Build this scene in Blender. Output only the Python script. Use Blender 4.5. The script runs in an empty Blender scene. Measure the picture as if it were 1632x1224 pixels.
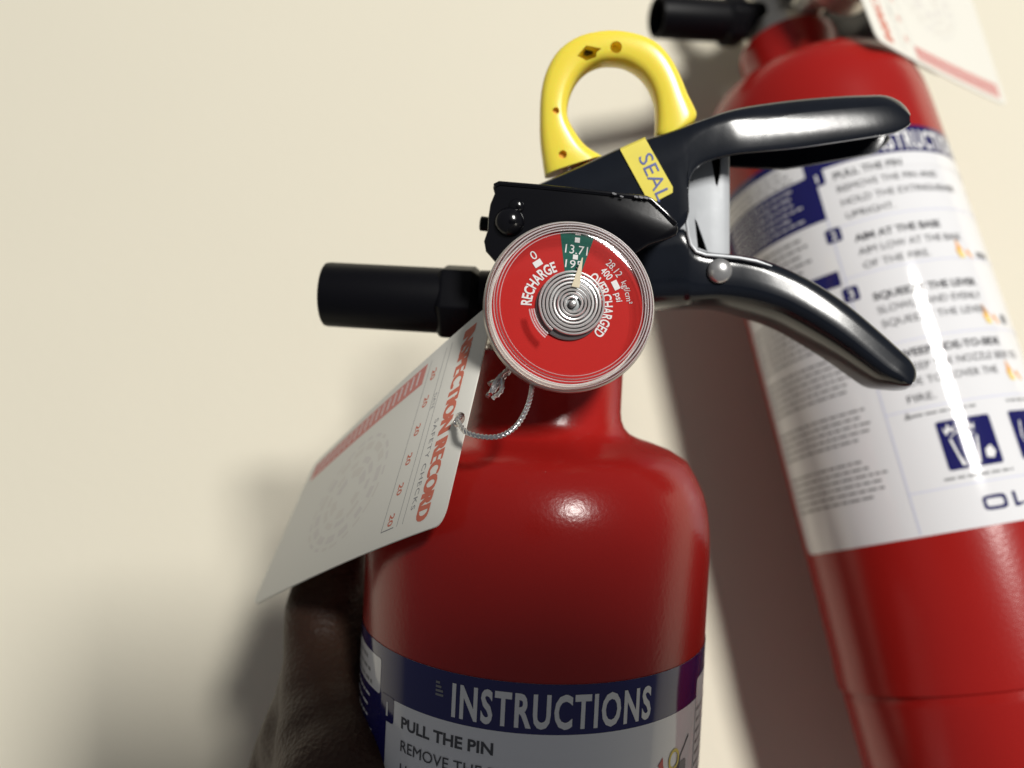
import bpy, bmesh, math, random
from mathutils import Vector, Matrix
random.seed(11)
sc = bpy.context.scene
COL = sc.collection
MM = 0.001

# ------------------------------------------------------------------ camera
# The photograph was taken with a phone held close, pitched up and rolled. All sizes are
# millimetres in the camera's frame (x right, y up, z forward) until turned into world metres.
F, CX, CY = 1250.0, 816.0, 612.0
def nrm(v): return Vector(v).normalized()
P_REAR = Vector((128.8, 0.0, 269.2)); D_REAR = nrm((-.1594, .9511, .2645))   # axis of the hung extinguisher (plumb)
P_NEAR = Vector((7.7, 0.0, 186.0));   D_NEAR = nrm((.048, .9984, -.028))     # axis of the held extinguisher
WZ = D_REAR
WY = (Vector((0, 0, 1)) - WZ * WZ.z).normalized()
WX = WY.cross(WZ); WX = WX if WX.x > 0 else -WX
M3 = Matrix((WX, WY, WZ))
ORG = Vector((0, 0, 1450.0))
def cdir(v): return M3 @ Vector(v)                       # camera-frame direction -> world
def c2w(v): return (M3 @ (Vector(v) - P_REAR) + ORG) * MM  # camera-frame point (mm) -> world (m)
def ray(px, py): return Vector(((px - CX) / F, -(py - CY) / F, 1.0))
def at(px, py, d): return ray(px, py) * d                # point at depth d (mm) on a sight line

cam_d = bpy.data.cameras.new('camera'); cam = bpy.data.objects.new('camera', cam_d); COL.objects.link(cam)
r_, u_, b_ = cdir((1, 0, 0)), cdir((0, 1, 0)), -cdir((0, 0, 1))
mw = Matrix(((r_.x, u_.x, b_.x, 0), (r_.y, u_.y, b_.y, 0), (r_.z, u_.z, b_.z, 0), (0, 0, 0, 1)))
mw.translation = c2w((0, 0, 0)); cam.matrix_world = mw
cam_d.sensor_width = 36.0; cam_d.lens = 36.0 * F / 1632.0
cam_d.clip_start = .005; cam_d.clip_end = 50
cam_d.dof.use_dof = True; cam_d.dof.focus_distance = .154
cam_d.dof.aperture_fstop = cam_d.lens / 3.2
sc.camera = cam

# ------------------------------------------------------------------ world, lamps, exposure
w = bpy.data.worlds.new('World'); sc.world = w; w.use_nodes = True
bg = w.node_tree.nodes['Background']; bg.inputs[0].default_value = (.93, .95, 1, 1); bg.inputs[1].default_value = .135
def area(name, az, el, dist, target, sx, sy, power, col, spread):
    """az to the right of straight back from the wall, el above the horizontal, seen from the target"""
    a, e = math.radians(az), math.radians(el)
    d = Vector((math.sin(a) * math.cos(e), -math.cos(a) * math.cos(e), math.sin(e)))
    l = bpy.data.lights.new(name, 'AREA'); l.shape = 'RECTANGLE'; l.size = sx; l.size_y = sy; l.energy = power; l.color = col; l.spread = math.radians(spread)
    o = bpy.data.objects.new(name, l); COL.objects.link(o); o.location = target + d * dist
    o.rotation_euler = (-d).to_track_quat('-Z', 'Y').to_euler()
    return o
area('room_lamp', 25.2, 9.5, 2.4, c2w((69, 10, 200)), .31, .56, 67.0, (1, .975, .925), 180)
sc.view_settings.view_transform = 'Standard'; sc.view_settings.look = 'None'
sc.view_settings.exposure = 0.0; sc.view_settings.gamma = 1.0
sc.render.engine = 'CYCLES'
sc.cycles.max_bounces = 10; sc.cycles.transparent_max_bounces = 16

# ------------------------------------------------------------------ materials
def mat(name, col, rough=.5, metal=0., spec=.5, coat=0., bump=None, vary=None, sub=0., coat_rough=.05):
    """bump=(scale, strength, distance_mm); vary=(scale, amount): mottling of the thing's own colour"""
    m = bpy.data.materials.new(name); m.use_nodes = True
    nt = m.node_tree; b = nt.nodes['Principled BSDF']
    b.inputs['Base Color'].default_value = (*col, 1); b.inputs['Roughness'].default_value = rough
    b.inputs['Metallic'].default_value = metal; b.inputs['Specular IOR Level'].default_value = spec
    b.inputs['Coat Weight'].default_value = coat; b.inputs['Coat Roughness'].default_value = coat_rough
    if sub:
        b.inputs['Subsurface Weight'].default_value = sub; b.inputs['Subsurface Scale'].default_value = .004
    tc = nt.nodes.new('ShaderNodeTexCoord')
    if vary:
        n = nt.nodes.new('ShaderNodeTexNoise'); n.inputs['Scale'].default_value = vary[0]; n.inputs['Detail'].default_value = 5
        nt.links.new(tc.outputs['Object'], n.inputs['Vector'])
        mx = nt.nodes.new('ShaderNodeMixRGB'); a = vary[1]
        mx.inputs[1].default_value = (*[c * (1 - a) for c in col], 1); mx.inputs[2].default_value = (*[min(1, c * (1 + a)) for c in col], 1)
        nt.links.new(n.outputs['Fac'], mx.inputs[0]); nt.links.new(mx.outputs[0], b.inputs['Base Color'])
    if bump:
        n = nt.nodes.new('ShaderNodeTexNoise'); n.inputs['Scale'].default_value = bump[0]; n.inputs['Detail'].default_value = 3
        nt.links.new(tc.outputs['Object'], n.inputs['Vector'])
        bp = nt.nodes.new('ShaderNodeBump'); bp.inputs['Strength'].default_value = bump[1]; bp.inputs['Distance'].default_value = bump[2] * MM
        nt.links.new(n.outputs['Fac'], bp.inputs['Height']); nt.links.new(bp.outputs[0], b.inputs['Normal'])
        if coat: nt.links.new(bp.outputs[0], b.inputs['Coat Normal'])
    return m
M = {
 'wall': mat('cream_wall_paint', (.78, .735, .605), .75, spec=.25, bump=(320, .4, .3), vary=(5, .035)),
 'red': mat('red_powder_coat', (.335, .0115, .0095), .23, spec=.36, bump=(1100, .34, .13), vary=(60, .05)),
 'black': mat('black_gloss_enamel', (.003, .003, .0045), .16, spec=.45, bump=(420, .10, .12)),
 'blacksteel': mat('black_painted_steel', (.007, .009, .014), .18, spec=.34, bump=(420, .07, .12), vary=(150, .3)),
 'plastic': mat('black_nozzle_plastic', (.003, .003, .0045), .42, spec=.14, bump=(700, .15, .1)),
 'steel': mat('nickel_steel', (.66, .63, .57), .34, .7, bump=(600, .1, .08)),
 'brightsteel': mat('galvanised_steel', (.47, .49, .515), .40, .12, bump=(300, .2, .15), vary=(120, .12)),
 'rivet': mat('dark_nickel_rivet', (.50, .50, .50), .28, .7),
 'coil': mat('polished_coil_steel', (.84, .84, .84), .20, .62),
 'coilback': mat('grey_gauge_hub', (.16, .165, .17), .3, .4),
 'yellow': mat('yellow_plastic', (.90, .73, .075), .27, spec=.5, sub=.25),
 'seal': mat('yellow_seal_tape', (.80, .68, .075), .38, vary=(200, .10)),
 'label': mat('white_label_film', (.80, .80, .82), .08, spec=.5, bump=(120, .07, .2)),
 'navy': mat('navy_label_ink', (.012, .012, .105), .09, spec=.5, bump=(120, .07, .2)),
 'inkblack': mat('black_ink', (.085, .085, .095), .5, spec=.25),
 'inkgrey': mat('grey_ink', (.23, .23, .24), .5, spec=.25),
 'inkwhite': mat('white_ink', (.80, .80, .80), .5, spec=.25),
 'inkpale': mat('pale_blue_ink', (.58, .60, .78), .5, spec=.25),
 'inkblue': mat('blue_seal_ink', (.10, .13, .36), .35),
 'inkred': mat('red_ink', (.60, .055, .05), .4),
 'inkfaded': mat('faded_red_ink', (.62, .17, .11), .6),
 'inkrose': mat('rose_ink', (.64, .235, .205), .6),
 'inkorange': mat('orange_ink', (.85, .36, .06), .5, spec=.25),
 'inkyellow': mat('yellow_ink', (.86, .70, .16), .5, spec=.25),
 'inktaupe': mat('taupe_ink', (.70, .67, .63), .6),
 'inktan': mat('tan_ink', (.72, .69, .63), .6),
 'paper': mat('tag_card', (.78, .765, .70), .6, spec=.25, bump=(300, .06, .1)),
 'dial': mat('red_dial_print', (.50, .017, .014), .6, spec=.12),
 'green': mat('green_dial_print', (.012, .115, .085), .6, spec=.12),
 'needle': mat('cream_needle_paint', (.66, .58, .40), .4),
 'tinsel': mat('silver_elastic_cord', (.62, .62, .64), .22, .92),
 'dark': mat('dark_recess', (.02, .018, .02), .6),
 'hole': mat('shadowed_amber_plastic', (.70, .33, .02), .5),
}
def skin_mat():
    m = mat('dark_brown_skin', (.052, .025, .0155), .52, spec=.28, sub=.1, vary=(70, .22))
    nt = m.node_tree; b = nt.nodes['Principled BSDF']; tc = nt.nodes.new('ShaderNodeTexCoord')
    mp = nt.nodes.new('ShaderNodeMapping'); mp.inputs['Rotation'].default_value = (0, .25, 0); mp.inputs['Scale'].default_value = (.6, .6, 3.0)
    nt.links.new(tc.outputs['Object'], mp.inputs[0])
    n1 = nt.nodes.new('ShaderNodeTexNoise'); n1.inputs['Scale'].default_value = 240; n1.inputs['Detail'].default_value = 4; n1.inputs['Distortion'].default_value = .6
    n2 = nt.nodes.new('ShaderNodeTexVoronoi'); n2.inputs['Scale'].default_value = 900
    nt.links.new(mp.outputs[0], n1.inputs['Vector']); nt.links.new(tc.outputs['Object'], n2.inputs['Vector'])
    ad = nt.nodes.new('ShaderNodeMath'); ad.operation = 'MULTIPLY_ADD'; ad.inputs[1].default_value = .35
    nt.links.new(n2.outputs['Distance'], ad.inputs[0]); nt.links.new(n1.outputs['Fac'], ad.inputs[2])
    bp = nt.nodes.new('ShaderNodeBump'); bp.inputs['Strength'].default_value = .42; bp.inputs['Distance'].default_value = .0012
    nt.links.new(ad.outputs[0], bp.inputs['Height']); nt.links.new(bp.outputs[0], b.inputs['Normal'])
    return m
M['skin'] = skin_mat()
M['nail'] = mat('thumb_nail', (.20, .12, .09), .3)
def lens_mat():
    m = bpy.data.materials.new('clear_gauge_plastic'); m.use_nodes = True; nt = m.node_tree; nt.nodes.clear()
    out = nt.nodes.new('ShaderNodeOutputMaterial'); mx = nt.nodes.new('ShaderNodeMixShader')
    tr = nt.nodes.new('ShaderNodeBsdfTransparent'); tr.inputs[0].default_value = (.95, .96, .96, 1)
    gl = nt.nodes.new('ShaderNodeBsdfGlossy'); gl.inputs['Roughness'].default_value = .07
    fr = nt.nodes.new('ShaderNodeFresnel'); fr.inputs['IOR'].default_value = 1.49
    nt.links.new(fr.outputs[0], mx.inputs[0]); nt.links.new(tr.outputs[0], mx.inputs[1]); nt.links.new(gl.outputs[0], mx.inputs[2])
    nt.links.new(mx.outputs[0], out.inputs[0])
    return m
M['lens'] = lens_mat()
M['ridge'] = mat('frosted_cover_ridge', (.86, .82, .84), .18, spec=.6)
M['ridge'].node_tree.nodes['Principled BSDF'].inputs['Alpha'].default_value = .42

# ------------------------------------------------------------------ builders (local millimetres -> metres)
class MB:
    def __init__(s): s.v = []; s.f = []
    def add(s, vs, fs):
        n = len(s.v); s.v += [Vector(v) for v in vs]; s.f += [tuple(i + n for i in f) for f in fs]; return s
    def grid(s, rows, closed=False, cap=False, loop=False):
        """rows of points; closed = each row is a ring; loop = the rows themselves close; cap = close both end rings"""
        n = len(rows[0]); m = len(rows); fs = []
        for i in range(m if loop else m - 1):
            for j in range(n if closed else n - 1):
                a, b = i * n + j, i * n + (j + 1) % n
                c, d = ((i + 1) % m) * n + (j + 1) % n, ((i + 1) % m) * n + j
                fs.append((a, b, c, d))
        if cap: fs += [tuple(range(n))[::-1], tuple((m - 1) * n + j for j in range(n))]
        return s.add([p for r in rows for p in r], fs)
    def lathe(s, prof, seg=64, fr=None):
        """prof = [(r, h)]; fr maps a local (x, y, z) to the wanted frame"""
        fr = fr or (lambda p: p)
        rows = [[fr(Vector((max(r, 1e-4) * math.sin(2 * math.pi * j / seg), -max(r, 1e-4) * math.cos(2 * math.pi * j / seg), h))) for j in range(seg)] for r, h in prof]
        return s.grid(rows, closed=True)
    def tube(s, pts, rad, seg=12, cap=True):
        pts = [Vector(p) for p in pts]; rows = []; up = None
        for i, p in enumerate(pts):
            t = (pts[min(i + 1, len(pts) - 1)] - pts[max(i - 1, 0)]).normalized()
            if up is None: up = t.orthogonal().normalized()
            up = (up - t * up.dot(t)).normalized(); sd = t.cross(up)
            r = rad[i] if isinstance(rad, (list, tuple)) else rad
            rows.append([p + (up * math.cos(k) + sd * math.sin(k)) * (r(i, k) if callable(r) else r) for k in [2 * math.pi * j / seg for j in range(seg)]])
        return s.grid(rows, closed=True, cap=cap)
    def prism(s, poly, off):
        """polygon (3-D points) extruded by the vector off"""
        n = len(poly); off = Vector(off); a = [Vector(p) for p in poly]
        fs = [tuple(range(n)), tuple(range(2 * n - 1, n - 1, -1))] + [(i, i + n, (i + 1) % n + n, (i + 1) % n) for i in range(n)]
        return s.add(a + [p + off for p in a], fs)
    def build(s, name, m, parent=None, smooth=40, solid=None, bevel=None, cut=None, subd=0, clean=True):
        me = bpy.data.meshes.new(name); me.from_pydata([v * MM for v in s.v], [], s.f); me.update()
        bm = bmesh.new(); bm.from_mesh(me)
        if clean: bmesh.ops.remove_doubles(bm, verts=bm.verts, dist=1e-7)
        bmesh.ops.recalc_face_normals(bm, faces=bm.faces); bm.to_mesh(me); bm.free()
        o = bpy.data.objects.new(name, me); COL.objects.link(o)
        if solid is not None:
            q = o.modifiers.new('solid', 'SOLIDIFY'); q.thickness = solid[0] * MM; q.offset = solid[1]; q.use_even_offset = False
        if subd: q = o.modifiers.new('sub', 'SUBSURF'); q.levels = q.render_levels = subd
        if bevel: q = o.modifiers.new('bevel', 'BEVEL'); q.width = bevel[0] * MM; q.segments = bevel[1]; q.limit_method = 'ANGLE'; q.angle_limit = math.radians(40)
        tmp = []
        for c in cut or []:
            co = c.build('cutter', None); tmp.append(co)
            q = o.modifiers.new('cut', 'BOOLEAN'); q.operation = 'DIFFERENCE'; q.solver = 'EXACT'; q.object = co
        if o.modifiers: bake(o)
        for t in tmp: bpy.data.objects.remove(t)
        for p in o.data.polygons: p.use_smooth = bool(smooth)
        if smooth: 
            try: o.data.set_sharp_from_angle(angle=math.radians(smooth))
            except Exception: pass
        if m is not None:
            o.data.materials.clear(); o.data.materials.append(m)
        o.parent = parent
        return o
def bake(o):
    dg = bpy.context.evaluated_depsgraph_get(); dg.update()
    me = bpy.data.meshes.new_from_object(o.evaluated_get(dg)); o.modifiers.clear(); old = o.data; o.data = me
    me.name = o.name; bpy.data.meshes.remove(old)
def thing(name, label, cat, matrix, group=None):
    o = bpy.data.objects.new(name, None); COL.objects.link(o); o.matrix_world = matrix
    o.empty_display_size = .02; o['label'] = label; o['category'] = cat
    if group: o['group'] = group
    return o
def lerp(a, b, t): return a + (b - a) * t

_txt = {}
def text2d(body, width, cap, bold=0.0, track=1.0):
    """flat lettering: vertices with x in 0..width, baseline y = 0, capitals cap high"""
    key = (body, bold, track)
    if key not in _txt:
        cu = bpy.data.curves.new('lettering', 'FONT'); cu.body = body; cu.size = 1; cu.resolution_u = 3; cu.offset = bold; cu.space_character = track
        o = bpy.data.objects.new('lettering', cu); COL.objects.link(o)
        dg = bpy.context.evaluated_depsgraph_get(); dg.update()
        me = bpy.data.meshes.new_from_object(o.evaluated_get(dg))
        _txt[key] = ([tuple(v.co) for v in me.vertices], [tuple(p.vertices) for p in me.polygons])
        bpy.data.objects.remove(o); bpy.data.curves.remove(cu); bpy.data.meshes.remove(me)
    vs, fs = _txt[key]
    x0 = min(v[0] for v in vs); x1 = max(v[0] for v in vs); kx = width / (x1 - x0)
    hcap = .70
    return [((v[0] - x0) * kx, v[1] * cap / hcap) for v in vs], fs
def put_text(mb, fn, body, width, cap, bold=0.0, track=1.0):
    vs, fs = text2d(body, width, cap, bold, track); mb.add([fn(x, y) for x, y in vs], fs)

# ------------------------------------------------------------------ the wall
def wall():
    mb = MB(); W = 3000; y0 = 51.0; n = 12
    mb.prism([(-W, y0, -1450), (W, y0, -1450), (W, y0, 1450), (-W, y0, 1450)], (0, 120, 0))
    o = mb.build('wall', M['wall'], smooth=0); o.location = ORG * MM
    o['kind'] = 'structure'; o['label'] = 'plain cream painted wall behind the two red fire extinguishers'
wall()

# ------------------------------------------------------------------ the phone that takes the picture; it stands in part of the lamp's light
def phone():
    cx, cy, hw, hh, r = 56.0, 30.0, 78.0, 37.0, 9.0
    def outline(k): 
        o = []
        for sx, sy, a0 in ((1, 1, 0), (-1, 1, 90), (-1, -1, 180), (1, -1, 270)):
            for j in range(7):
                a = math.radians(a0 + 15 * j); o.append((cx + sx * (hw - r) + (r - k) * math.cos(a), cy + sy * (hh - r) + (r - k) * math.sin(a)))
        return o
    base = Vector((cx, cy, -6))
    o = thing('smartphone', 'black smartphone held level at the viewpoint, its lens towards the extinguishers', 'phone', Matrix.Translation(c2w(base)))
    def L(x, y, z): return M3 @ (Vector((x, y, z)) - base)
    mb = MB(); mb.grid([[L(x, y, z) for x, y in outline(k)] for k, z in ((1.2, -2.6), (.3, -3.0), (0, -4), (0, -9), (.3, -10), (1.2, -10.4))], closed=True, cap=True)
    mb.build('phone_body', M['plastic'], o)
    mb = MB(); mb.grid([[L(x, y, z) for x, y in outline(2.5)] for z in (-10.45, -10.6)], closed=True, cap=True); mb.build('screen', M['black'], o)
    for x in (0, 14):
        mb = MB(); mb.tube([L(x, 0, -2.7), L(x, 0, -2.2)], 5.0, 32); mb.build('lens', M['black'], o)
phone()

# ------------------------------------------------------------------ fire extinguisher
# local frame: z up the axis, -y towards the viewer for the held one, origin at the base
BASE = -285.0            # height of the base under the point P_NEAR
def frame(P, D, spin):
    fr = -(P - D * P.dot(D)); fr.normalize()
    x = fr.cross(D); x = x if x.x > 0 else -x
    X, Y, Z = cdir(x), cdir(-fr), cdir(D)
    m = Matrix(((X.x, Y.x, Z.x, 0), (X.y, Y.y, Z.y, 0), (X.z, Y.z, Z.z, 0), (0, 0, 0, 1))) @ Matrix.Rotation(math.radians(spin), 4, 'Z')
    m.translation = c2w(P + D * BASE)
    return m, (x, -fr, D)
M_NEAR, AX = frame(P_NEAR, D_NEAR, 0)
M_REAR, _ = frame(P_REAR - D_REAR * 130.4 * -1, D_REAR, 42.5)
def loc(c):                                    # camera-frame point -> extinguisher-local millimetres
    q = Vector(c) - P_NEAR
    return Vector((q.dot(AX[0]), q.dot(AX[1]), q.dot(AX[2]) - BASE))
def NY(px, py, y):                             # where a sight line meets the local plane y
    r = ray(px, py); t = (y + P_NEAR.dot(AX[1])) / r.dot(AX[1])
    return loc(r * t)

near = thing('fire_extinguisher', 'red fire extinguisher held in a hand, its round pressure gauge facing the viewer', 'fire extinguisher', M_NEAR, 'red fire extinguishers')
R = 40.0
def H(h): return h - BASE

# cylinder
prof = [(0, -285), (30, -285), (33, -281), (38.6, -270), (39.4, -228), (39.4, -226.2), (38.9, -225.4), (38.9, -224.8), (40.3, -224.2), (40.3, -220)]
prof += [(40, -214), (40, -140), (40, -60), (40, -38), (39.85, -33.5), (39.5, -29.8), (38.9, -26.4), (37.9, -23.2), (36.3, -20), (34, -16.4), (30.5, -14.3), (26.5, -12.9), (23, -11.9), (20.6, -10.8), (19.2, -9.3), (18.5, -7.6), (18.35, -6.2), (18.25, -6.0), (18.25, 2), (18.25, 6), (17.9, 7.2), (16.5, 7.8), (11, 7.9)]
mb = MB(); mb.lathe([(r, H(h)) for r, h in prof], 160)
mb.build('cylinder', M['red'], near, smooth=35)

# valve body
mb = MB(); mb.lathe([(11, H(6)), (14.2, H(8.2)), (14.8, H(9.5)), (14.8, H(14)), (14.2, H(15.2)), (12, H(16)), (11.5, H(23)), (11.5, H(44)), (9, H(45)), (0, H(45))], 48)
gx = NY(770, 450, 0)
mb.build('valve_body', M['steel'], near)

mb = MB(); mb.tube([(-6, 0, NY(800, 478, 0).z), (NY(766, 478, 0).x, 0, NY(766, 478, 0).z)], 7.0, 24)
mb.build('outlet', M['plastic'], near)

# nozzle
def nozzle():
    a, b = NY(519, 469, 0), NY(700, 479, 0); c = NY(768, 482, 0)
    ax = (b - a).normalized(); e1 = Vector((0, 1, 0)); e1 = (e1 - ax * e1.dot(ax)).normalized(); e2 = ax.cross(e1)
    def ring(p, r, seg=48): return [p + (e1 * math.cos(t) + e2 * math.sin(t)) * r for t in [2 * math.pi * k / seg for k in range(seg)]]
    L = (b - a).length; mb = MB()
    rows = [ring(a + ax * 26, 4.5), ring(a + ax * 14, 4.6), ring(a + ax * 1, 6.2), ring(a + ax * .1, 6.7), ring(a, 7.1), ring(a + ax * .3, 7.5), ring(a + ax * 1, 7.65), ring(a + ax * L, 7.75), ring(a + ax * (L + 3), 7.75)]
    mb.grid(rows, closed=True, cap=True)
    o = mb.build('nozzle', M['plastic'], near, smooth=35)
    mb = MB(); q = 6
    def hexr(p, r): return [p + (e1 * math.cos(t) + e2 * math.sin(t)) * r for t in [2 * math.pi * (k + .22) / q for k in range(q)]]
    b2 = b - ax * .2; L2 = (c - b2).length
    mb.grid([hexr(b2, 7.6), hexr(b2 + ax * 1.3, 9.3), hexr(b2 + ax * (L2 - 2.2), 9.3), hexr(b2 + ax * L2, 7.4)], closed=True, cap=True)
    mb.build('nozzle_collar', M['plastic'], near, smooth=25, bevel=(.5, 2))
nozzle()

# --- stamped levers. stations: (top px, bottom px, blend to the grip section)
CAP = 13.0                # visible front part of a lever follows the sight lines, the rest runs straight back
def station_pts(T, B, sec, yf, yaw=.006):
    T, B = Vector(T), Vector(B); o = []
    for s, dy in sec:
        p = lerp(T, B, s); y0 = yf + max(0, T.x - 1165) * yaw; q = NY(p.x, p.y, y0 + min(dy, CAP)); q.y = y0 + dy; o.append(q)
    return o
def densify(st, k=3):
    o = []
    for i in range(len(st) - 1):
        p0 = st[max(i - 1, 0)]; p1 = st[i]; p2 = st[i + 1]; p3 = st[min(i + 2, len(st) - 1)]
        for j in range(k):
            t = j / k
            def cr(a, b, c, d): return .5 * ((2 * b) + (-a + c) * t + (2 * a - 5 * b + 4 * c - d) * t * t + (-a + 3 * b - 3 * c + d) * t ** 3)
            o.append((tuple(cr(p0[0][q], p1[0][q], p2[0][q], p3[0][q]) for q in (0, 1)), tuple(cr(p0[1][q], p1[1][q], p2[1][q], p3[1][q]) for q in (0, 1)), lerp(p1[2], p2[2], t)))
    return o + [st[-1]]
def mixsec(a, b, w): return [(lerp(p[0], q[0], w), lerp(p[1], q[1], w)) for p, q in zip(a, b)]

up_st = [((858, 298), (862, 420), 0), ((900, 280), (900, 420), 0), ((940, 262), (940, 415), 0), ((1000, 235), (1000, 400), 0), ((1050, 220), (1050, 385), 0), ((1085, 208), (1091, 352), 0),
         ((1103, 201), (1093, 305), .03), ((1120, 195), (1099, 277), .08), ((1137, 189), (1119, 258), .15), ((1160, 181), (1166, 244), .35), ((1195, 173), (1210, 239), .65), ((1260, 164), (1270, 233), 1),
         ((1330, 158), (1340, 223), 1), ((1380, 156), (1398, 214), 1), ((1408, 156), (1420, 210), 1), ((1428, 163), (1434, 205), 1), ((1440, 173), (1443, 200), 1), ((1447, 184), (1448, 195), 1)]
flat_u = [(.93, 24), (.7, 24.2), (.3, 24.2), (.08, 24), (.01, 23), (0, 19), (0, 9), (0, 3), (0, 1.2), (.012, .3), (.03, 0), (.3, 0), (.65, 0), (.9, 0), (.98, 0), (1, .3)]
grip_u = [(1.27, 23.5), (.9, 24.2), (.5, 24), (.2, 22.5), (.05, 19), (.0, 15), (0, 9), (0, 4.2), (.01, 2.9), (.06, 2.2), (.14, 1.5), (.24, .85), (.3, .62), (.93, 0), (.99, 0), (1.0, .8)]
YU = -12.0
rows = [station_pts(T, B, mixsec(flat_u, grip_u, wt), YU, .014) for T, B, wt in densify(up_st, 3)]
mb = MB(); mb.grid(rows)
lev = mb.build('carry_handle', M['blacksteel'], near, smooth=50, solid=(1.1, 0))

lo_st = [((1000, 380), (1000, 489), 0), ((1050, 374), (1048, 488), 0), ((1088, 368), (1088, 487), 0), ((1097, 388), (1099, 486), 0), ((1112, 402), (1118, 486), .15), ((1150, 408), (1150, 488), .45), ((1200, 414), (1198, 501), .8),
         ((1250, 431), (1248, 519), 1), ((1300, 456), (1296, 546), 1), ((1350, 490), (1340, 574), 1), ((1400, 532), (1378, 601), 1), ((1430, 559), (1398, 614), 1), ((1447, 575), (1414, 618), 1), ((1455, 589), (1430, 619), 1), ((1456, 600), (1442, 617), 1), ((1453, 607), (1449, 613), 1)]
flat_l = [(.0, 22), (0, 12), (0, 6), (0, 1.5), (.01, .4), (.04, 0), (.2, 0), (.4, 0), (.6, 0), (.74, 0), (.82, .5), (.9, 1.9), (.97, 4.5), (1, 8), (1, 20)]
grip_l = [(.06, 22), (0, 15), (0, 8), (0, 3.0), (.015, 2.0), (.05, 1.5), (.2, 1.15), (.36, .8), (.5, .45), (.57, .45), (.66, 1.1), (.77, 2.8), (.89, 5.8), (1, 11), (1, 20)]
YL = -11.0
rows = [station_pts(T, B, mixsec(flat_l, grip_l, wt), YL, -.010) for T, B, wt in densify(lo_st, 3)]
mb = MB(); mb.grid(rows)
mb.build('squeeze_lever', M['blacksteel'], near, smooth=50, solid=(1.1, 0))

# bare rolled edge round the notch between the two levers
edge = [(1166, 245), (1140, 250), (1119, 259), (1104, 270), (1097, 283), (1094, 305), (1093, 330), (1094, 352), (1097, 375), (1101, 390), (1110, 401), (1125, 406), (1150, 408), (1178, 411), (1205, 416), (1230, 424)]
mb = MB(); mb.tube([NY(x, y, -11.7) for x, y in edge], [.18] + [.36] * (len(edge) - 2) + [.15], 8)
mb.build('notch_edge', M['brightsteel'], near)

# galvanised strap seen through the notch, with two punched slots
def strap():
    yb = -5.0
    out = [(1080, 225), (1163, 225), (1164, 330), (1162, 425), (1080, 425)]
    s1 = [(1139, 246), (1155, 240), (1154, 268), (1149, 291), (1146, 287), (1142, 264)]
    s2 = [(1112, 343), (1116, 349), (1122, 366), (1133, 397), (1117, 391)]
    def cutter(p):
        m = MB(); m.prism([NY(x, y, yb - 4) for x, y in p], (0, 10, 0)); return m
    mb = MB()
    cols = [(1070, .4), (1092, .2), (1110, 0), (1130, 0), (1152, .1), (1159, .5), (1162, 1.4), (1163.5, 3.0), (1164, 8)]
    rows = [[NY(x, y, yb) + Vector((0, dy, 0)) for x, dy in cols] for y in (225, 290, 330, 380, 425)]
    mb.grid(rows)
    mb.build('return_strap', M['brightsteel'], near, smooth=40, solid=(.9, 0), cut=[cutter(s1), cutter(s2)])
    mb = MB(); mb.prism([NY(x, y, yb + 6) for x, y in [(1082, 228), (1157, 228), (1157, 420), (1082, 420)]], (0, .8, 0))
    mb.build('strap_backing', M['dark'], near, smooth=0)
strap()

# lever rivet and front-plate rivets
def dome(px, py, y, r, name, m, hgt=.55, depth=1.2):
    c = NY(px, py, y); mb = MB()
    rows = []
    for k in range(9):
        t = math.pi / 2 * k / 8
        rows.append([(c + Vector((r * math.cos(t) * math.cos(a), -r * hgt * math.sin(t), r * math.cos(t) * math.sin(a)))) for a in [2 * math.pi * j / 32 for j in range(32)]])
    rows.insert(0, [p + Vector((0, depth, 0)) for p in rows[0]])
    mb.grid(rows, closed=True); return mb.build(name, m, near)
dome(1147, 432, -11.6, 2.75, 'rivet', M['rivet'], .6)

# front plate
def plate():
    yp = -23.0
    P = [(785, 297), (788, 292), (795, 289.5), (860, 295), (940, 303), (1030, 313), (1040, 318), (1060, 337), (1079, 357), (1082, 366), (1078, 374), (1066, 380), (1034, 390), (990, 420), (900, 450), (800, 430), (774, 400), (771, 384), (777, 366), (778, 345), (781, 325), (788, 308)]
    mb = MB(); mb.prism([NY(x, y, yp) for x, y in P], (0, 1.8, 0))
    mb.build('front_plate', M['black'], near, smooth=30, bevel=(.55, 3))
    # its folded top and slanting edges, running back to the levers
    E = [(787, 296), (796, 291.5), (860, 297), (940, 305), (1030, 315), (1038, 319), (1060, 339), (1078, 358)]
    rows = [[NY(x, y, yp - .35) + Vector((0, d, 0)) for x, y in E] for d in (0, .5, 4, 10.4)]
    mb = MB(); mb.grid(rows); mb.build('plate_flange', M['black'], near, smooth=30, solid=(1.0, 0), bevel=(.3, 2))
    for x, y, q in ((979, 308.5, .32), (991, 313, .26), (1014, 313.5, .30), (1022, 314.2, .34), (1030, 315.2, .34)):
        c = NY(x, y, yp - .95); mb = MB()
        mb.prism([c + Vector((q * 1.6 * math.cos(a + .4), 0, q * .8 * math.sin(a))) for a in (.2, 1.5, 2.4, 3.5, 4.6, 5.6)], (0, .3, 0)); mb.build('paint_chip', M['tinsel'], near, smooth=0)
    dome(812, 354, yp, 3.1, 'plate_rivet', M['black'], .75)
    dome(823, 329, yp, 1.6, 'plate_dimple', M['black'], .5)
    # cross pin sticking out at the left
    c0, c1 = NY(765, 356, -12), NY(800, 360, -12)
    mb = MB(); mb.tube([c0, c0 + (c1 - c0) * .04, c1], [1.25, 1.6, 1.6], 20); mb.build('pivot_pin', M['plastic'], near)
    mb = MB(); mb.tube([NY(778, 389, -9), NY(800, 394, -9)], 1.9, 20); mb.build('pivot_pin', M['plastic'], near)
plate()

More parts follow.
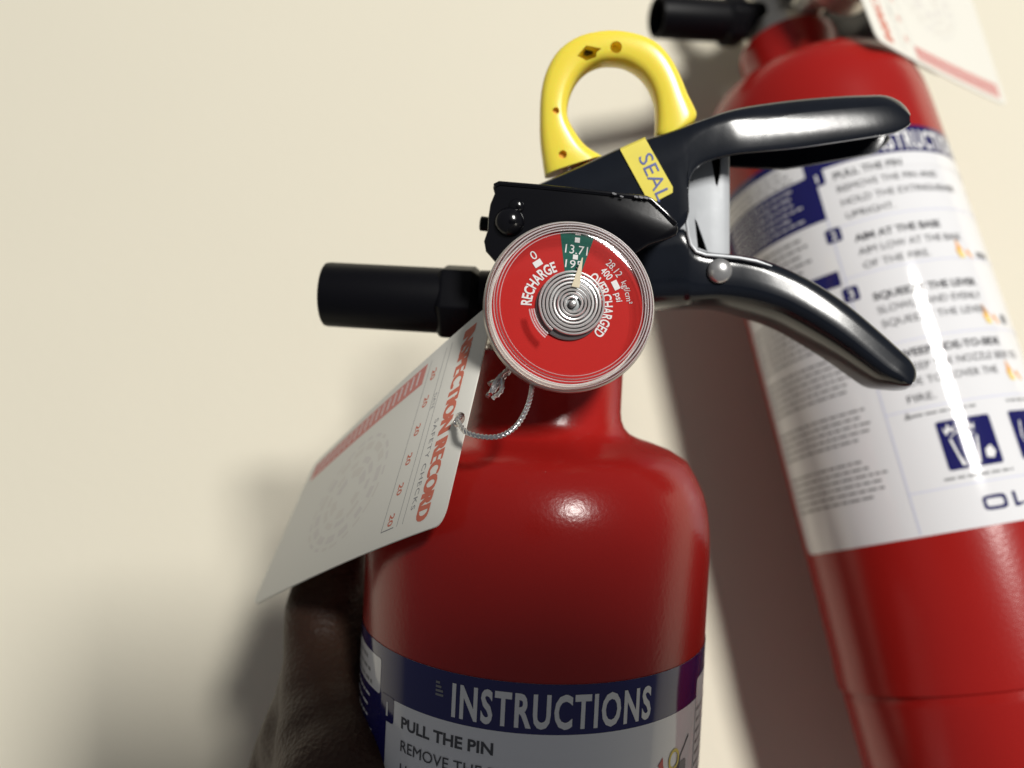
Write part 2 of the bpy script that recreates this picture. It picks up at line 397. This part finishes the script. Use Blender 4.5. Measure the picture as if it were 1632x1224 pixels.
# SEAL tape folded over the handle's edge
def seal():
    y = -12.75
    q = [Vector(p) for p in ((989, 240), (1029, 222), (1076, 305), (1036, 326))]
    def on(u, v, off=0): 
        p = lerp(lerp(q[0], q[1], u), lerp(q[3], q[2], u), v); return NY(p.x, p.y, y - off)
    mb = MB(); rows = []
    for i in range(13):
        v = i / 12; ins = max(0, (v - .93) / .07) ** 2 * .10
        rows.append([on(lerp(ins, 1 - ins, j / 6), v) for j in range(7)])
    top = [p + Vector((0, .8, .65)) for p in rows[0]]; back = [p + Vector((0, 14, 1.0)) for p in rows[0]]
    mb.grid([back, top] + rows)
    o = mb.build('seal_tape', M['seal'], near, smooth=40, solid=(.12, 1))
    t = MB(); a = Vector((1017, 251)); d = Vector((1050, 323)) - a; L = d.length; d.normalize(); n = Vector((-d.y, d.x)) * -1
    n = Vector((d.y, -d.x))
    put_text(t, lambda x, yy: NY(*(a + d * x + n * yy), y - .22), 'SEAL', 78, 23, .0, 1.0)
    t.build('seal_lettering', M['inkblue'], o, smooth=0)
seal()

# yellow pull ring
def pull_ring():
    prs = [((868, 282), (962, 252)), ((865, 262), (935, 236)), ((861, 230), (918, 215)), ((860, 195), (905, 190)), ((862, 150), (906, 163)), ((872, 113), (916, 136)), ((892, 82), (932, 117)), ((925, 61), (953, 106)), ((968, 53), (975, 104)), ((1008, 57), (997, 108)),
           ((1042, 70), (1019, 122)), ((1066, 94), (1034, 142)), ((1083, 125), (1042, 165)), ((1094, 152), (1044, 186)), ((1104, 172), (1044, 204)), ((1109, 186), (1043, 218)), ((1102, 200), (1046, 222)), ((1080, 212), (1052, 224))]
    st = densify([(a, b, 0) for a, b in prs], 3); rows = []
    n = 20
    for i, (o, q, _) in enumerate(st):
        o, q = NY(*o, 0), NY(*q, 0); c = (o + q) / 2; h = (o - q) / 2
        r = []
        for k in range(n):
            t = 2 * math.pi * k / n; e = .62
            ct, s_ = math.cos(t), math.sin(t)
            ct = math.copysign(abs(ct) ** e, ct); s_ = math.copysign(abs(s_) ** e, s_)
            p = c + h * ct; p.y = -3.0 * s_ * 1.25; r.append(p)
        rows.append(r)
    mb = MB(); mb.grid(rows, closed=True, cap=True)
    def pin(px, py, r, dep):
        c = NY(px, py, -3.7); m = MB(); m.tube([c + Vector((0, -3, 0)), c + Vector((0, dep, 0))], r, 20); return m
    pent = [(921, 77), (936, 60), (961, 65), (953, 71), (952, 78), (936, 84)]
    pc = MB(); pc.prism([NY(x, y, -8) for x, y in pent], (0, 8.5, 0))
    o = mb.build('pull_ring', M['yellow'], near, smooth=60, cut=[pin(886, 176, .75, 1.6), pin(897, 246, .95, 1.8), pin(982, 75, 1.35, 2.6), pc])
    m2 = MB(); m2.prism([NY(x, y, -1.2) for x, y in [(920, 78), (936, 59), (962, 64), (954, 71), (953, 79), (936, 85)]], (0, 2, 0))
    m2.build('ring_insert', M['dark'], o, smooth=0)
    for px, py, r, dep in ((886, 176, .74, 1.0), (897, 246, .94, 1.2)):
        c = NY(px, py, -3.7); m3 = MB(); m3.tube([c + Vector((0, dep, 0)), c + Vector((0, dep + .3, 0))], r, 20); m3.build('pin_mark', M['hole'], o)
    mb = MB(); a = NY(905, 262, 0); mb.tube([a, NY(905, 300, 0), NY(960, 330, 0)], 1.3, 16); mb.build('pull_pin', M['steel'], near)
pull_ring()

# ------------------------------------------------------------------ pressure gauge
def gauge():
    g_c = NY(907, 489, -31.0)
    n_cam = nrm((.075, .06, -1)); N = Vector((n_cam.dot(AX[0]), n_cam.dot(AX[1]), n_cam.dot(AX[2]))).normalized()
    U0 = Vector((.05, 0, 1)); U = (U0 - N * U0.dot(N)).normalized(); S = U.cross(N); S = S if S.x > 0 else -S
    def G(x, y, z): return g_c + S * x + U * y + N * z       # z towards the viewer
    fr = lambda p: G(p.x, -p.y, p.z)
    mb = MB(); mb.lathe([(0, -22), (6, -22), (6, -9), (9, -8.4), (14.5, -7.4), (16.0, -6.2), (16.75, -4.4), (16.95, -1.5), (16.95, .3), (16.85, .8), (16.6, 1.0), (16.4, .8), (16.35, -.6), (0, -.6)], 128, fr)
    root = mb.build('pressure_gauge', M['steel'], near, smooth=30)
    def disc(name, m, z, pts=None, r=15.2, a0=0, a1=360, r0=0., k=96):
        mb = MB(); rows = []
        for rr in (r0, r):
            rows.append([G(max(rr, .001) * math.cos(math.radians(lerp(a0, a1, i / k))), max(rr, .001) * math.sin(math.radians(lerp(a0, a1, i / k))), z) for i in range(k + 1)])
        mb.grid(rows); return mb.build(name, m, root, smooth=0, clean=(a1 - a0 < 360))
    disc('dial', M['dial'], -.50)
    disc('dial_sector', M['green'], -.44, a0=75.0, a1=101.5, r0=4.0, k=16)
    Z = -.38
    mt = MB()
    def arc_text(body, r, a0, a1, cap, bold=.02):
        wdt = abs(math.radians(a0 - a1)) * (r + cap * .4)
        vs, fs = text2d(body, wdt, cap, bold)
        mt.add([G((r + y) * math.cos(math.radians(a0) - x / (r + cap * .4)), (r + y) * math.sin(math.radians(a0) - x / (r + cap * .4)), Z) for x, y in vs], fs)
    def flat_text(body, cx, cy, wdt, cap, rot=0, bold=.0):
        vs, fs = text2d(body, wdt, cap, bold); c, s = math.cos(math.radians(rot)), math.sin(math.radians(rot))
        mt.add([G(cx + (x - wdt / 2) * c - (y - cap / 2) * s, cy + (x - wdt / 2) * s + (y - cap / 2) * c, Z) for x, y in vs], fs)
    def block(cx, cy, wdt, h, rot=0):
        c, s = math.cos(math.radians(rot)), math.sin(math.radians(rot))
        mt.add([G(cx + x * c - y * s, cy + x * s + y * c, Z) for x, y in ((-wdt / 2, -h / 2), (wdt / 2, -h / 2), (wdt / 2, h / 2), (-wdt / 2, h / 2))], [(0, 1, 2, 3)])
    arc_text('RECHARGE', 7.45, 183, 113, 2.05, .026)
    arc_text('OVERCHARGED', 6.85, 60, -40, 1.95, .02)
    flat_text('0', -7.9, 9.6, 1.15, 1.75, 36); block(-6.9, 8.05, 1.75, 1.25, 38)
    flat_text('13.71', .55, 11.6, 4.5, 1.75, -2); block(.55, 13.55, 1.0, 1.0); block(.45, 10.1, 1.0, .95); flat_text('195', .2, 8.65, 3.3, 1.6, -2)
    block(.6, 14.8, 1.1, .5)
    arc_text('400', 9.45, 54, 40, 1.5, .01); arc_text('psi', 9.6, 22, 12, 1.3, .01); block(8.95, 5.35, 1.9, 1.2, -58)
    arc_text('28.12', 11.4, 55, 37, 1.45, .0); arc_text('kgf/cm\u00b2', 11.6, 31, 9, 1.2, .0)
    mt.build('dial_lettering', M['inkwhite'], root, smooth=0)
    # screws' hub and coiled tube
    mb = MB(); mb.lathe([(0, .2), (6.2, .2), (6.6, 0), (6.7, -.5)], 64, fr); mb.build('gauge_hub', M['coilback'], root)
    cx, cy = .55, .55
    pts = []; turns = 7.5; K = 56
    for i in range(int(turns * K) + 1):
        t = 2 * math.pi * i / K; r = 1.25 + (6.6 - 1.25) * i / (turns * K)
        pts.append(G(cx + r * math.cos(t + 1), cy + r * math.sin(t + 1), .95))
    mb = MB(); mb.tube(pts, .25, 8); mb.build('bourdon_coil', M['coil'], root)
    mb = MB(); mb.lathe([(0, 1.5), (.45, 1.45), (.75, 1.1), (.8, .2)], 24, lambda p: G(p.x + cx, -p.y + cy, p.z)); mb.build('centre_pin', M['rivet'], root)
    # needle
    ang = math.radians(83.5); dx, dy = math.cos(ang), math.sin(ang); ox, oy = -dy, dx
    mb = MB(); pl = [(3.2, 1.0), (9.2, .09), (9.2, -.09), (4.6, -.55), (3.2, -.55)]
    mb.prism([G(cx + dx * l + ox * q, cy + dy * l + oy * q, 1.5) for l, q in pl], -N * .2)
    mb.build('needle', M['needle'], root, smooth=0)
    # clear moulded cover with its ridged rim
    pr = [(16.38, .5), (16.3, 2.0), (16.1, 2.7), (15.7, 3.1), (15.1, 3.34), (14.6, 3.52), (14.1, 3.66), (13.5, 3.75), (12.8, 3.79), (7.2, 3.8), (0, 3.8)]
    mb = MB(); mb.lathe(pr, 128, fr); mb.build('gauge_cover', M['lens'], root, smooth=40)
    for rr, zz, q in ((16.15, 2.4, .16), (15.6, 3.1, .17), (15.0, 3.3, .12), (14.5, 3.42, .13), (13.9, 3.55, .08)):
        mb = MB(); mb.tube([G(rr * math.cos(math.radians(a)), rr * math.sin(math.radians(a)), zz) for a in range(0, 361, 3)], q, 10, cap=False)
        mb.build('cover_ridge', M['ridge'], root)
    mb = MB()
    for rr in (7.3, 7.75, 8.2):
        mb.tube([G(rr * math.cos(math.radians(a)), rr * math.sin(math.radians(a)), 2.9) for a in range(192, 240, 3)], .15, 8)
    mb.build('reflection_arcs', M['ridge'], root)  # pale arcs modelled under the cover to stand in for a reflection
gauge()

# ------------------------------------------------------------------ instruction label
HT = -55.4               # height of the label's upper edge
def LM(a, v, off):       # label coordinates: a degrees from the panel's left edge, v mm below the upper edge
    t = math.radians(a - 42.5); r = R + off
    return Vector((r * math.sin(t), -r * math.cos(t), H(HT - v)))
DEG = 180 / math.pi / R
def lpatch(mb, a0, a1, v0, v1, off, rad=0.0):
    na = max(1, int(abs(a1 - a0) / 2.5))
    if rad:
        rows = []
        for v in (0, .3, 1, 2, None, 2, 1, .3, 0): pass
        vs = [v0 + rad * k for k in (0, .08, .3, .6, 1)] + [v1 - rad * k for k in (1, .6, .3, .08, 0)]
        for v in vs:
            e = max(0, rad - (v - v0), rad - (v1 - v)); ins = (rad - math.sqrt(max(0, rad * rad - e * e))) * DEG
            rows.append([LM(lerp(a0 + ins, a1 - ins, i / na), v, off) for i in range(na + 1)])
        mb.grid(rows)
    else:
        mb.grid([[LM(lerp(a0, a1, i / na), v, off) for i in range(na + 1)] for v in (v0, v1)])
def ltext(mb, body, a0, vb, a1, cap, bold=0., off=.24, track=1.0):
    put_text(mb, lambda x, y: LM(a0 + x * DEG, vb - y, off), body, (a1 - a0) / DEG, cap, bold, track)
def lpoly(mb, pts, off): mb.add([LM(a, v, off) for a, v in pts], [tuple(range(len(pts)))])
def label():
    mb = MB(); lpatch(mb, -68, 150, 0, 126.6, .10, 3.0)
    lab = mb.build('instruction_label', M['label'], near, smooth=60)
    def patch(name, m, a0, a1, v0, v1, off, rad=0.):
        q = MB(); lpatch(q, a0, a1, v0, v1, off, rad); return q.build(name, M[m], lab, smooth=60)
    def poly(name, m, pts, off):
        q = MB(); lpoly(q, pts, off); return q.build(name, M[m], lab, smooth=60)
    def line(body, a0, vb, a1, cap, bold, m, off=.24):
        q = MB(); ltext(q, body, a0, vb, a1, cap, bold, off, 1.16 if body == 'INSTRUCTIONS' else 1.0); return q.build('lettering', M[m], lab, smooth=0)
    patch('header_band', 'navy', -67.9, 149.9, 0, 9.7, .15); patch('side_panel', 'navy', -67.9, -4.2, 9.7, 26.3, .15)
    patch('notice_box', 'label', -66, -8.2, 2.9, 10.3, .19, .7); patch('notice_box', 'label', 105.2, 149, 5.5, 26, .19, .7)
    patch('step_panel', 'label', -1.0, 104.2, 9.6, 14.7, .19, .9)
    for n, v in (('1', 12.1), ('2', 32.2), ('3', 52.2), ('4', 72.4)):
        patch('number_tab', 'navy', *((-7.2, -.3, 9.4, 14.7, .23) if n == '1' else (-6.8, -.2, v - 2.4, v + 2.3, .20)), .7)
        line(n, -4.6 if n != '1' else -4.1, v + 1.4, -2.3 if n != '1' else -3.2, 2.8, .02, 'inkwhite', .27)
    line('INSTRUCTIONS', 20.9, 8.25, 79.2, 6.2, .030, 'inkwhite', .22)
    T = [('PULL THE PIN', 3.3, 14.3, 33.5, 1), ('REMOVE THE PIN AND', 3.4, 19.0, 50.5, 0), ('HOLD THE EXTINGUISHER', 3.5, 23.7, 60, 0), ('UPRIGHT.', 3.8, 28.4, 24.5, 0),
         ('AIM AT THE BASE', 4.2, 36.4, 42.5, 1), ('AIM LOW AT THE BASE', 4.2, 41.0, 52, 0), ('OF THE FIRE.', 4.6, 45.6, 33, 0),
         ('SQUEEZE THE LEVER', 4.6, 56.2, 52, 1), ('SLOWLY AND EVENLY', 4.8, 60.6, 52, 0), ('SQUEEZE THE LEVER.', 4.8, 65.1, 53, 0),
         ('SWEEP SIDE-TO-SIDE', 4.8, 75.4, 54, 1), ('SWEEP THE NOZZLE SIDE TO', 4.9, 79.8, 64, 0), ('SIDE TO COVER THE', 5.0, 84.2, 47, 0), ('FIRE.', 5.6, 89.0, 16.6, 0)]
    for t, a0, vb, a1, b in T: line(t, a0, vb, a1, 2.25, .03 if b else 0., 'inkblack')
    for v in (30.0, 46.9, 70.4, 90.9, 114.4): patch('ruled_line', 'inkpale', -4, 104, v, v + .28, .15)
    patch('ruled_line', 'inkpale', -4.4, -3.9, 26.3, 126, .15); patch('ruled_line', 'inkpale', 103.9, 104.3, 26.3, 126, .15)
    for a, v in ((51, 47.0), (54, 68.6), (56.5, 86.6)):
        poly('flame', 'inkorange', [(a - 3, v), (a - 4.4, v - 2.4), (a - 3.4, v - 3.6), (a - 3.2, v - 6.4), (a - 1.2, v - 4.0), (a + .2, v - 2.2), (a + 1.6, v - 1.8), (a + 2.8, v - 3.2), (a + 4.6, v - 1.2), (a + 5.6, v)], .18)
        poly('flame_heart', 'inkyellow', [(a - 2.8, v), (a - 3.4, v - 2.0), (a - 2.6, v - 3.8), (a - 1.2, v - 1.8), (a + .4, v)], .22)
    patch('nozzle_print', 'inkgrey', 62, 67, 65.5, 68.6, .18, .8); patch('nozzle_print', 'inkgrey', 60, 70, 44.5, 46.5, .18, .6)
    poly('lever_print', 'inkblack', [(99.6, 15.8), (99.9, 16.4), (95.0, 19.6), (93.4, 24.0), (91.8, 24.0), (92.6, 20.4)], .2); patch('valve_print', 'inkgrey', 94.5, 98.6, 20.6, 24.5, .2, .8)
    ye = MB(); ye.grid([[LM(91.2 + q * 1.75 * math.cos(t) * DEG, 19.3 + q * 2.0 * math.sin(t), .22) for t in [2 * math.pi * k / 24 for k in range(24)]] for q in (.78, 1.12)], closed=True)
    ye.build('ring_print', M['inkyellow'], lab, smooth=60)
    poly('arrow', 'inkred', [(83.6, 19.0), (85.6, 17.6), (85.8, 19.2), (87.2, 22.4), (85.8, 23.2), (84.8, 20.4)], .2)
    for a0 in (12.8, 44.4, 76): patch('pictogram', 'navy', a0, a0 + 22.2, 95.9, 110.2, .16, .8)
    poly('bin_print', 'inkwhite', [(16.2, 101.4), (27.6, 101.4), (25.8, 109.2), (18.4, 109.2)], .21); poly('bin_print', 'inkwhite', [(16.6, 100.8), (21.4, 98.8), (27.0, 100.8)], .21)
    for x in (15.2, 23.4): poly('flame', 'inkwhite', [(x + .4, 100.2), (x - .4, 97.8), (x + .9, 98.8), (x + 1.8, 96.8), (x + 2.8, 98.6), (x + 4.2, 97.6), (x + 3.6, 99.6), (x + 2.2, 98.9)], .215)
    poly('log_print', 'inkwhite', [(28.8, 105.8), (31.4, 104.6), (33, 106.6), (31.6, 108.4), (28.6, 108)], .21)
    poly('can_print', 'inkwhite', [(49, 99), (58, 97.6), (61, 103), (59, 108.6), (50.5, 108.2), (47.6, 103.5)], .21); poly('plug_print', 'inkwhite', [(81, 99), (92, 99), (92, 107), (86, 108.4), (81, 107)], .21)
    o = []; i_ = []
    for k in range(40):
        th = 2 * math.pi * k / 40; c, q = math.cos(th), math.sin(th); c = math.copysign(abs(c) ** .45, c); q = math.copysign(abs(q) ** .45, q)
        o.append(LM(26.15 + 4.85 * c, 120.5 + 2.1 * q, .18)); i_.append(LM(26.15 + (4.85 - DEG) * c, 120.5 + 1.1 * q, .18))
    wm = MB(); wm.grid([o, i_], closed=True); wm.build('wordmark_letter', M['navy'], lab, smooth=60)
    wm = MB(); wm.add([LM(a, v, .18) for a, v in ((33.8, 118.4), (35.3, 118.4), (35.3, 121.6), (42.5, 121.6), (42.5, 122.6), (33.8, 122.6))], [(0, 1, 2, 5), (2, 3, 4, 5)]); wm.build('wordmark_letter', M['navy'], lab, smooth=60)
    # illegible small print: broken rows of short dashes
    def fine(m, a0, a1, v0, v1, pitch, hgt, off=.16, ragged=8, skip=()):
        mb = MB(); v = v0; i = 0
        while v < v1:
            if i not in skip:
                a = a0; end = a1 - random.random() * ragged
                while a < end - 1:
                    wl = random.uniform(1.6, 5.4); lpatch(mb, a, min(a + wl, end), v, v + hgt, off); a += wl + .9
            v += pitch; i += 1
        q = mb.build('small_print', M[m], lab, smooth=60); q['kind'] = 'stuff'
    fine('inkgrey', -60, -14, 4.4, 9.0, 2.2, .8, .22); fine('inkwhite', -60, -12, 12.2, 24.5, 2.3, .5, .2)
    fine('inkgrey', -62, -14, 29, 42.5, 2.6, .95); patch('small_band', 'navy', -32, -6.0, 43.6, 48.6, .16); fine('inkwhite', -28, -10, 45.5, 47, 3, .8, .2)
    fine('inkgrey', -64, -9, 50.5, 113.5, 2.15, .72, skip=(8, 15, 16, 22, 23))
    fine('inkgrey', 5, 33, 92.6, 93.4, 2, .75, ragged=2); fine('inkgrey', 46, 66, 92.4, 93, 2, .75, ragged=2); fine('inkgrey', 10, 40, 112.0, 112.6, 2, .7, ragged=2); fine('inkgrey', 46, 70, 112.0, 112.6, 2, .7, ragged=2)
    fine('inkgrey', 15.6, 18.4, 2.3, 4.8, .8, .45, .22, ragged=2)
    poly('warning_mark', 'inkgrey', [(2.4, 93.6), (3.8, 91.4), (5.2, 93.6)], .18)
    fine('inkgrey', 106, 146, 12, 118, 2.4, .8, .22)
label()

# ------------------------------------------------------------------ the second extinguisher: a copy with its parts
def copy_tree(o, parent=None):
    c = o.copy(); COL.objects.link(c)
    if parent: c.parent = parent
    for ch in list(o.children): copy_tree(ch, c)
    return c
rear = copy_tree(near); rear.matrix_world = M_REAR
rear['label'] = 'red fire extinguisher hanging against the wall at right, cut off by the frame edge'

# ------------------------------------------------------------------ inspection tags
TAGS = 'hanging inspection tags'
def tag(name, labeltxt, A, B, C, D, KA, KB, hole, string=None):
    """A-B is the holed end, D-C the far end; KA, KB bend the two long edges (px, py, depth)"""
    A, B, C, D, KA, KB = [at(*p) for p in (A, B, C, D, KA, KB)]
    W = ((A - B).length + (C - D).length) / 2; L = ((A - D).length + (B - C).length) / 2
    def q(a, k, b, t): return a * (1 - t) ** 2 + k * 2 * t * (1 - t) + b * t * t
    def S0(u, v): return lerp(q(A, KA, D, v), q(B, KB, C, v), u)
    def S(x, y, off=0):       # x across 0..W, y along 0..L in mm
        u, v = x / W, y / L; p = S0(u, v)
        e = .01; n = (S0(u + e, v) - S0(u - e, v)).cross(S0(u, v + e) - S0(u, v - e)).normalized()
        if n.dot(p) > 0: n = -n
        return p + n * off
    org = S(W / 2, 3)
    def Wd(p): return (M3 @ (p - org))
    root_loc = c2w(org)
    rad = 3.2; rows = []
    ys = [0, .15, .5, 1.1, 2, 3.2] + [3.2 + (L - 6.4) * k / 24 for k in range(1, 24)] + [L - 3.2, L - 2, L - 1.1, L - .5, L - .15, L]
    for y in ys:
        e = max(0, rad - y, rad - (L - y)); ins = rad - math.sqrt(max(0, rad * rad - e * e))
        rows.append([Wd(S(lerp(ins, W - ins, j / 14), y)) for j in range(15)])
    mb = MB(); mb.grid(rows)
    hx, hy = hole
    hp, hn = S(hx, hy), (S(hx, hy, 1) - S(hx, hy)).normalized()
    c = MB(); c.tube([Wd(hp - hn * 2), Wd(hp + hn * 2)], 1.6, 28)
    o = mb.build(name, M['paper'], None, smooth=50, solid=(.36, 0), cut=[c])
    o.location = root_loc; o['label'] = labeltxt; o['category'] = 'tag'; o['group'] = TAGS
    T = .20
    def txt(mb, body, x0, y0, wdt, cap, bold=0., track=1.0, sh=0.):   # reads along x, tops towards the holed end
        put_text(mb, lambda x, y: Wd(S(x0 + x + y * sh, y0 - y, T)), body, wdt, cap, bold, track)
    def box(mb, x0, x1, y0, y1, off=.20, n=10):
        mb.grid([[Wd(S(lerp(x0, x1, i / 3), lerp(y0, y1, j / n), off)) for i in range(4)] for j in range(n + 1)])
    ti = MB()
    for dx, lift in ((0, 0), (.28, .012), (.56, .024)):       # heavy type: the strokes overprinted with a small shift
        vs, fs = text2d('INSPECTION RECORD', W * .89, 5.2, .012)
        ti.add([Wd(S(W * .05 + x + dx, 13.0 - y, T + lift)) for x, y in vs], fs)
    for i in range(6): txt(ti, '20', W * (.13 + .145 * i), 25.5, 2.6, 2.0, .02)
    ti.build('red_lettering', M['inkfaded'], o, smooth=0)
    g = MB(); txt(g, 'SAFETY CHECKS', W * .46, 16.6, W * .42, 1.7, 0, 1.15)
    for y in (18.6, 21.0, 27.5): box(g, W * .05, W * .93, y, y + .16)
    box(g, W * .925, W * .93, 22.5, 27.5, n=3)
    txt(g, 'DATE', W * .3, 20.6, 3.6, 1.2); 
    g.build('grey_lettering', M['inkgrey'], o, smooth=0)
    # red band with reversed strokes along the reading-left side
    b = MB(); box(b, 2.2, 7.4, L * .34, L * .96, T, 20); bd = b.build('red_band', M['inkrose'], o, smooth=0)
    s = MB(); y = L * .37
    while y < L * .93: box(s, 2.9, 6.4, y, y + .6, T + .05, 2); y += 2.6
    s.build('band_lettering', M['inkwhite'], o, smooth=0)
    # faded round ornament: broken rings and flecks
    em = MB(); e2 = MB(); cx, cy = W * .56, L * .60
    for rr, n, wd in ((4, 6, 2.2), (7.2, 10, 1.4), (10.4, 15, 1.8), (13.2, 22, .8)):
        for k in range(n):
            a0 = 2 * math.pi * k / n + rr; a1 = a0 + 2 * math.pi / n * random.uniform(.45, .85)
            (em if random.random() < .55 else e2).grid([[Wd(S(cx + q * math.cos(lerp(a0, a1, j / 5)), cy + q * math.sin(lerp(a0, a1, j / 5)) * 1.15, T)) for j in range(6)] for q in (rr, rr + wd)])
    em.build('ornament_print', M['inktaupe'], o, smooth=0); e2.build('ornament_print', M['inktan'], o, smooth=0)
    return o, S, Wd, org
t1, S1, W1, o1 = tag('inspection_tag', 'white inspection tag curling away left of the gauge, hung on silver string',
    (792, 476, 165), (706, 836, 147), (403, 966, 206), (501, 741, 220), (652, 592, 171), (556, 886, 155), (24.0, 4.6))
t2, S2, W2, o2 = tag('inspection_tag', 'white inspection tag with red band hanging beside the extinguisher against the wall',
    (1398, 64, 256), (1310, -160, 262), (1528, -60, 306), (1605, 170, 302), (1490, 118, 274), (1410, -95, 278), (24.0, 4.6))

# silver elastic string through the near tag's hole
def string():
    hp = S1(24.0, 4.6)
    ctl = [hp + Vector((1.5, 2.5, 5)), hp + Vector((.2, .6, .8)), hp + Vector((-.6, -.4, -1.6)), at(730, 672, hp.z - 2.6), at(742, 688, 149.5), at(768, 696, 147), at(797, 695, 146), at(822, 680, 146.5), at(838, 655, 149), at(846, 630, 152), at(849, 605, 157), at(850, 585, 166)]
    pts = []
    for i in range(len(ctl) - 1):
        p0, p1, p2, p3 = ctl[max(i - 1, 0)], ctl[i], ctl[i + 1], ctl[min(i + 2, len(ctl) - 1)]
        for j in range(26):
            t = j / 26; pts.append(.5 * ((2 * p1) + (-p0 + p2) * t + (2 * p0 - 5 * p1 + 4 * p2 - p3) * t * t + (-p0 + 3 * p1 - 3 * p2 + p3) * t ** 3))
    mb = MB(); f = lambda i, k:  .47 * (1 + .17 * math.cos(3 * k - i * 1.05))
    mb.tube([W1(p) for p in pts], [f] * len(pts), 14)
    mb.build('tie_string', M['tinsel'], t1, smooth=60)
    mb = MB()
    for (x0, y0, x1, y1, d, b) in ((776, 632, 815, 572, 158, 5), (782, 628, 812, 590, 156, -4), (786, 634, 800, 600, 154, 6), (779, 612, 818, 585, 160, 3)):
        pp = [at(lerp(x0, x1, t) + b * math.sin(3.1 * t), lerp(y0, y1, t) + b * math.sin(2.6 * t), d + 4 * t) for t in [k / 24 for k in range(25)]]
        mb.tube([W1(p) for p in pp], [f] * len(pp), 10)
    mb.build('string_knot', M['tinsel'], t1, smooth=60)
string()

# ------------------------------------------------------------------ the hand
def hand():
    mb = MB()
    def chain(pts, seg=20, k=8):
        """pts: (x, y, z, r) in the held extinguisher's frame; rounded ends"""
        P = [Vector(p[:3]) for p in pts]; rr = [p[3] for p in pts]; path = []; rad = []
        for i in range(len(P) - 1):
            p0, p1, p2, p3 = P[max(i - 1, 0)], P[i], P[i + 1], P[min(i + 2, len(P) - 1)]
            for j in range(k):
                t = j / k; path.append(.5 * ((2 * p1) + (-p0 + p2) * t + (2 * p0 - 5 * p1 + 4 * p2 - p3) * t * t + (-p0 + 3 * p1 - 3 * p2 + p3) * t ** 3)); rad.append(lerp(rr[i], rr[i + 1], t * t * (3 - 2 * t)))
        path.append(P[-1]); rad.append(rr[-1])
        d0 = (path[0] - path[1]).normalized(); d1 = (path[-1] - path[-2]).normalized(); r0, r1 = rad[0], rad[-1]
        pre = [(path[0] + d0 * r0 * math.sin(a), r0 * math.cos(a)) for a in (1.5, 1.2, .8, .4)]; post = [(path[-1] + d1 * r1 * math.sin(a), r1 * math.cos(a)) for a in (.4, .8, 1.2, 1.5)]
        path = [p for p, _ in pre] + path + [p for p, _ in post]; rad = [r for _, r in pre] + rad + [r for _, r in post]
        mb.tube([(p.x, p.y, H(p.z)) for p in path], rad, seg)
    def N_(px, py, y, r): p = NY(px, py, y); return (p.x, p.y, p.z + BASE, r)
    # thumb: tip hidden behind the tag, ball of the thumb low on the front
    chain([N_(543, 872, 16, 7.2), N_(530, 915, 15, 8.6), N_(515, 975, 10, 9.7), N_(513, 1040, 4, 9.4), N_(516, 1110, -4, 10.2), N_(528, 1180, -12, 12.6), N_(548, 1260, -20, 16.5), N_(545, 1360, -22, 20)])
    chain([N_(548, 1260, -20, 16), N_(520, 1360, -12, 22), N_(470, 1520, 4, 27), N_(420, 1700, 14, 30), N_(330, 2000, 22, 33), N_(240, 2300, 26, 37)])
    # fingers wrapped behind the cylinder
    def finger(z, r, a_end, drop, base):
        pts = [base]; n = 6
        for i in range(n + 1):
            a = math.radians(lerp(-112, a_end, i / n)); q = R + r * lerp(1.0, .92, i / n) * .97
            pts.append((q * math.sin(a), -q * math.cos(a), z - drop * i / n, r * lerp(1, .80, i / n)))
        chain(pts, 18, 5)
    finger(-64, 8.6, -222, 4, (-50, 8, -72, 9.8)); finger(-83, 9.0, -232, 3, (-52, 8, -88, 10.2)); finger(-102, 8.7, -228, 2, (-53, 7, -104, 9.8)); finger(-119, 7.6, -212, 0, (-53, 5, -119, 8.8))
    # palm and web
    for z, x, y, r in ((-72, -50, 8, 9.8), (-88, -52, 8, 10.4), (-104, -53, 7, 10.2), (-119, -53, 5, 9.4)):
        chain([(x, y, z, r), (lerp(x, -62, .6), lerp(y, 0, .5), lerp(z, -140, .45), 12), N_(500, 1400, -4, 17)])
    chain([(-50, 9, -68, 8.6), (-54, 2, -78, 8.0), N_(520, 1170, -6, 9.5)]); chain([(-51, 9, -76, 9), (-56, 0, -90, 9), N_(530, 1230, -12, 12)])
    o = mb.build('hand', M['skin'], None, smooth=0, clean=False)
    o.matrix_world = M_NEAR
    q = o.modifiers.new('remesh', 'REMESH'); q.mode = 'VOXEL'; q.voxel_size = .0011; q.use_smooth_shade = True
    q = o.modifiers.new('smooth', 'SMOOTH'); q.factor = .6; q.iterations = 14
    bake(o)
    for p in o.data.polygons: p.use_smooth = True
    o['label'] = 'dark skinned hand gripping the nearer extinguisher from the left, thumb pointing up beside it'; o['category'] = 'hand'
    o.data.materials.clear(); o.data.materials.append(M['skin'])
hand()
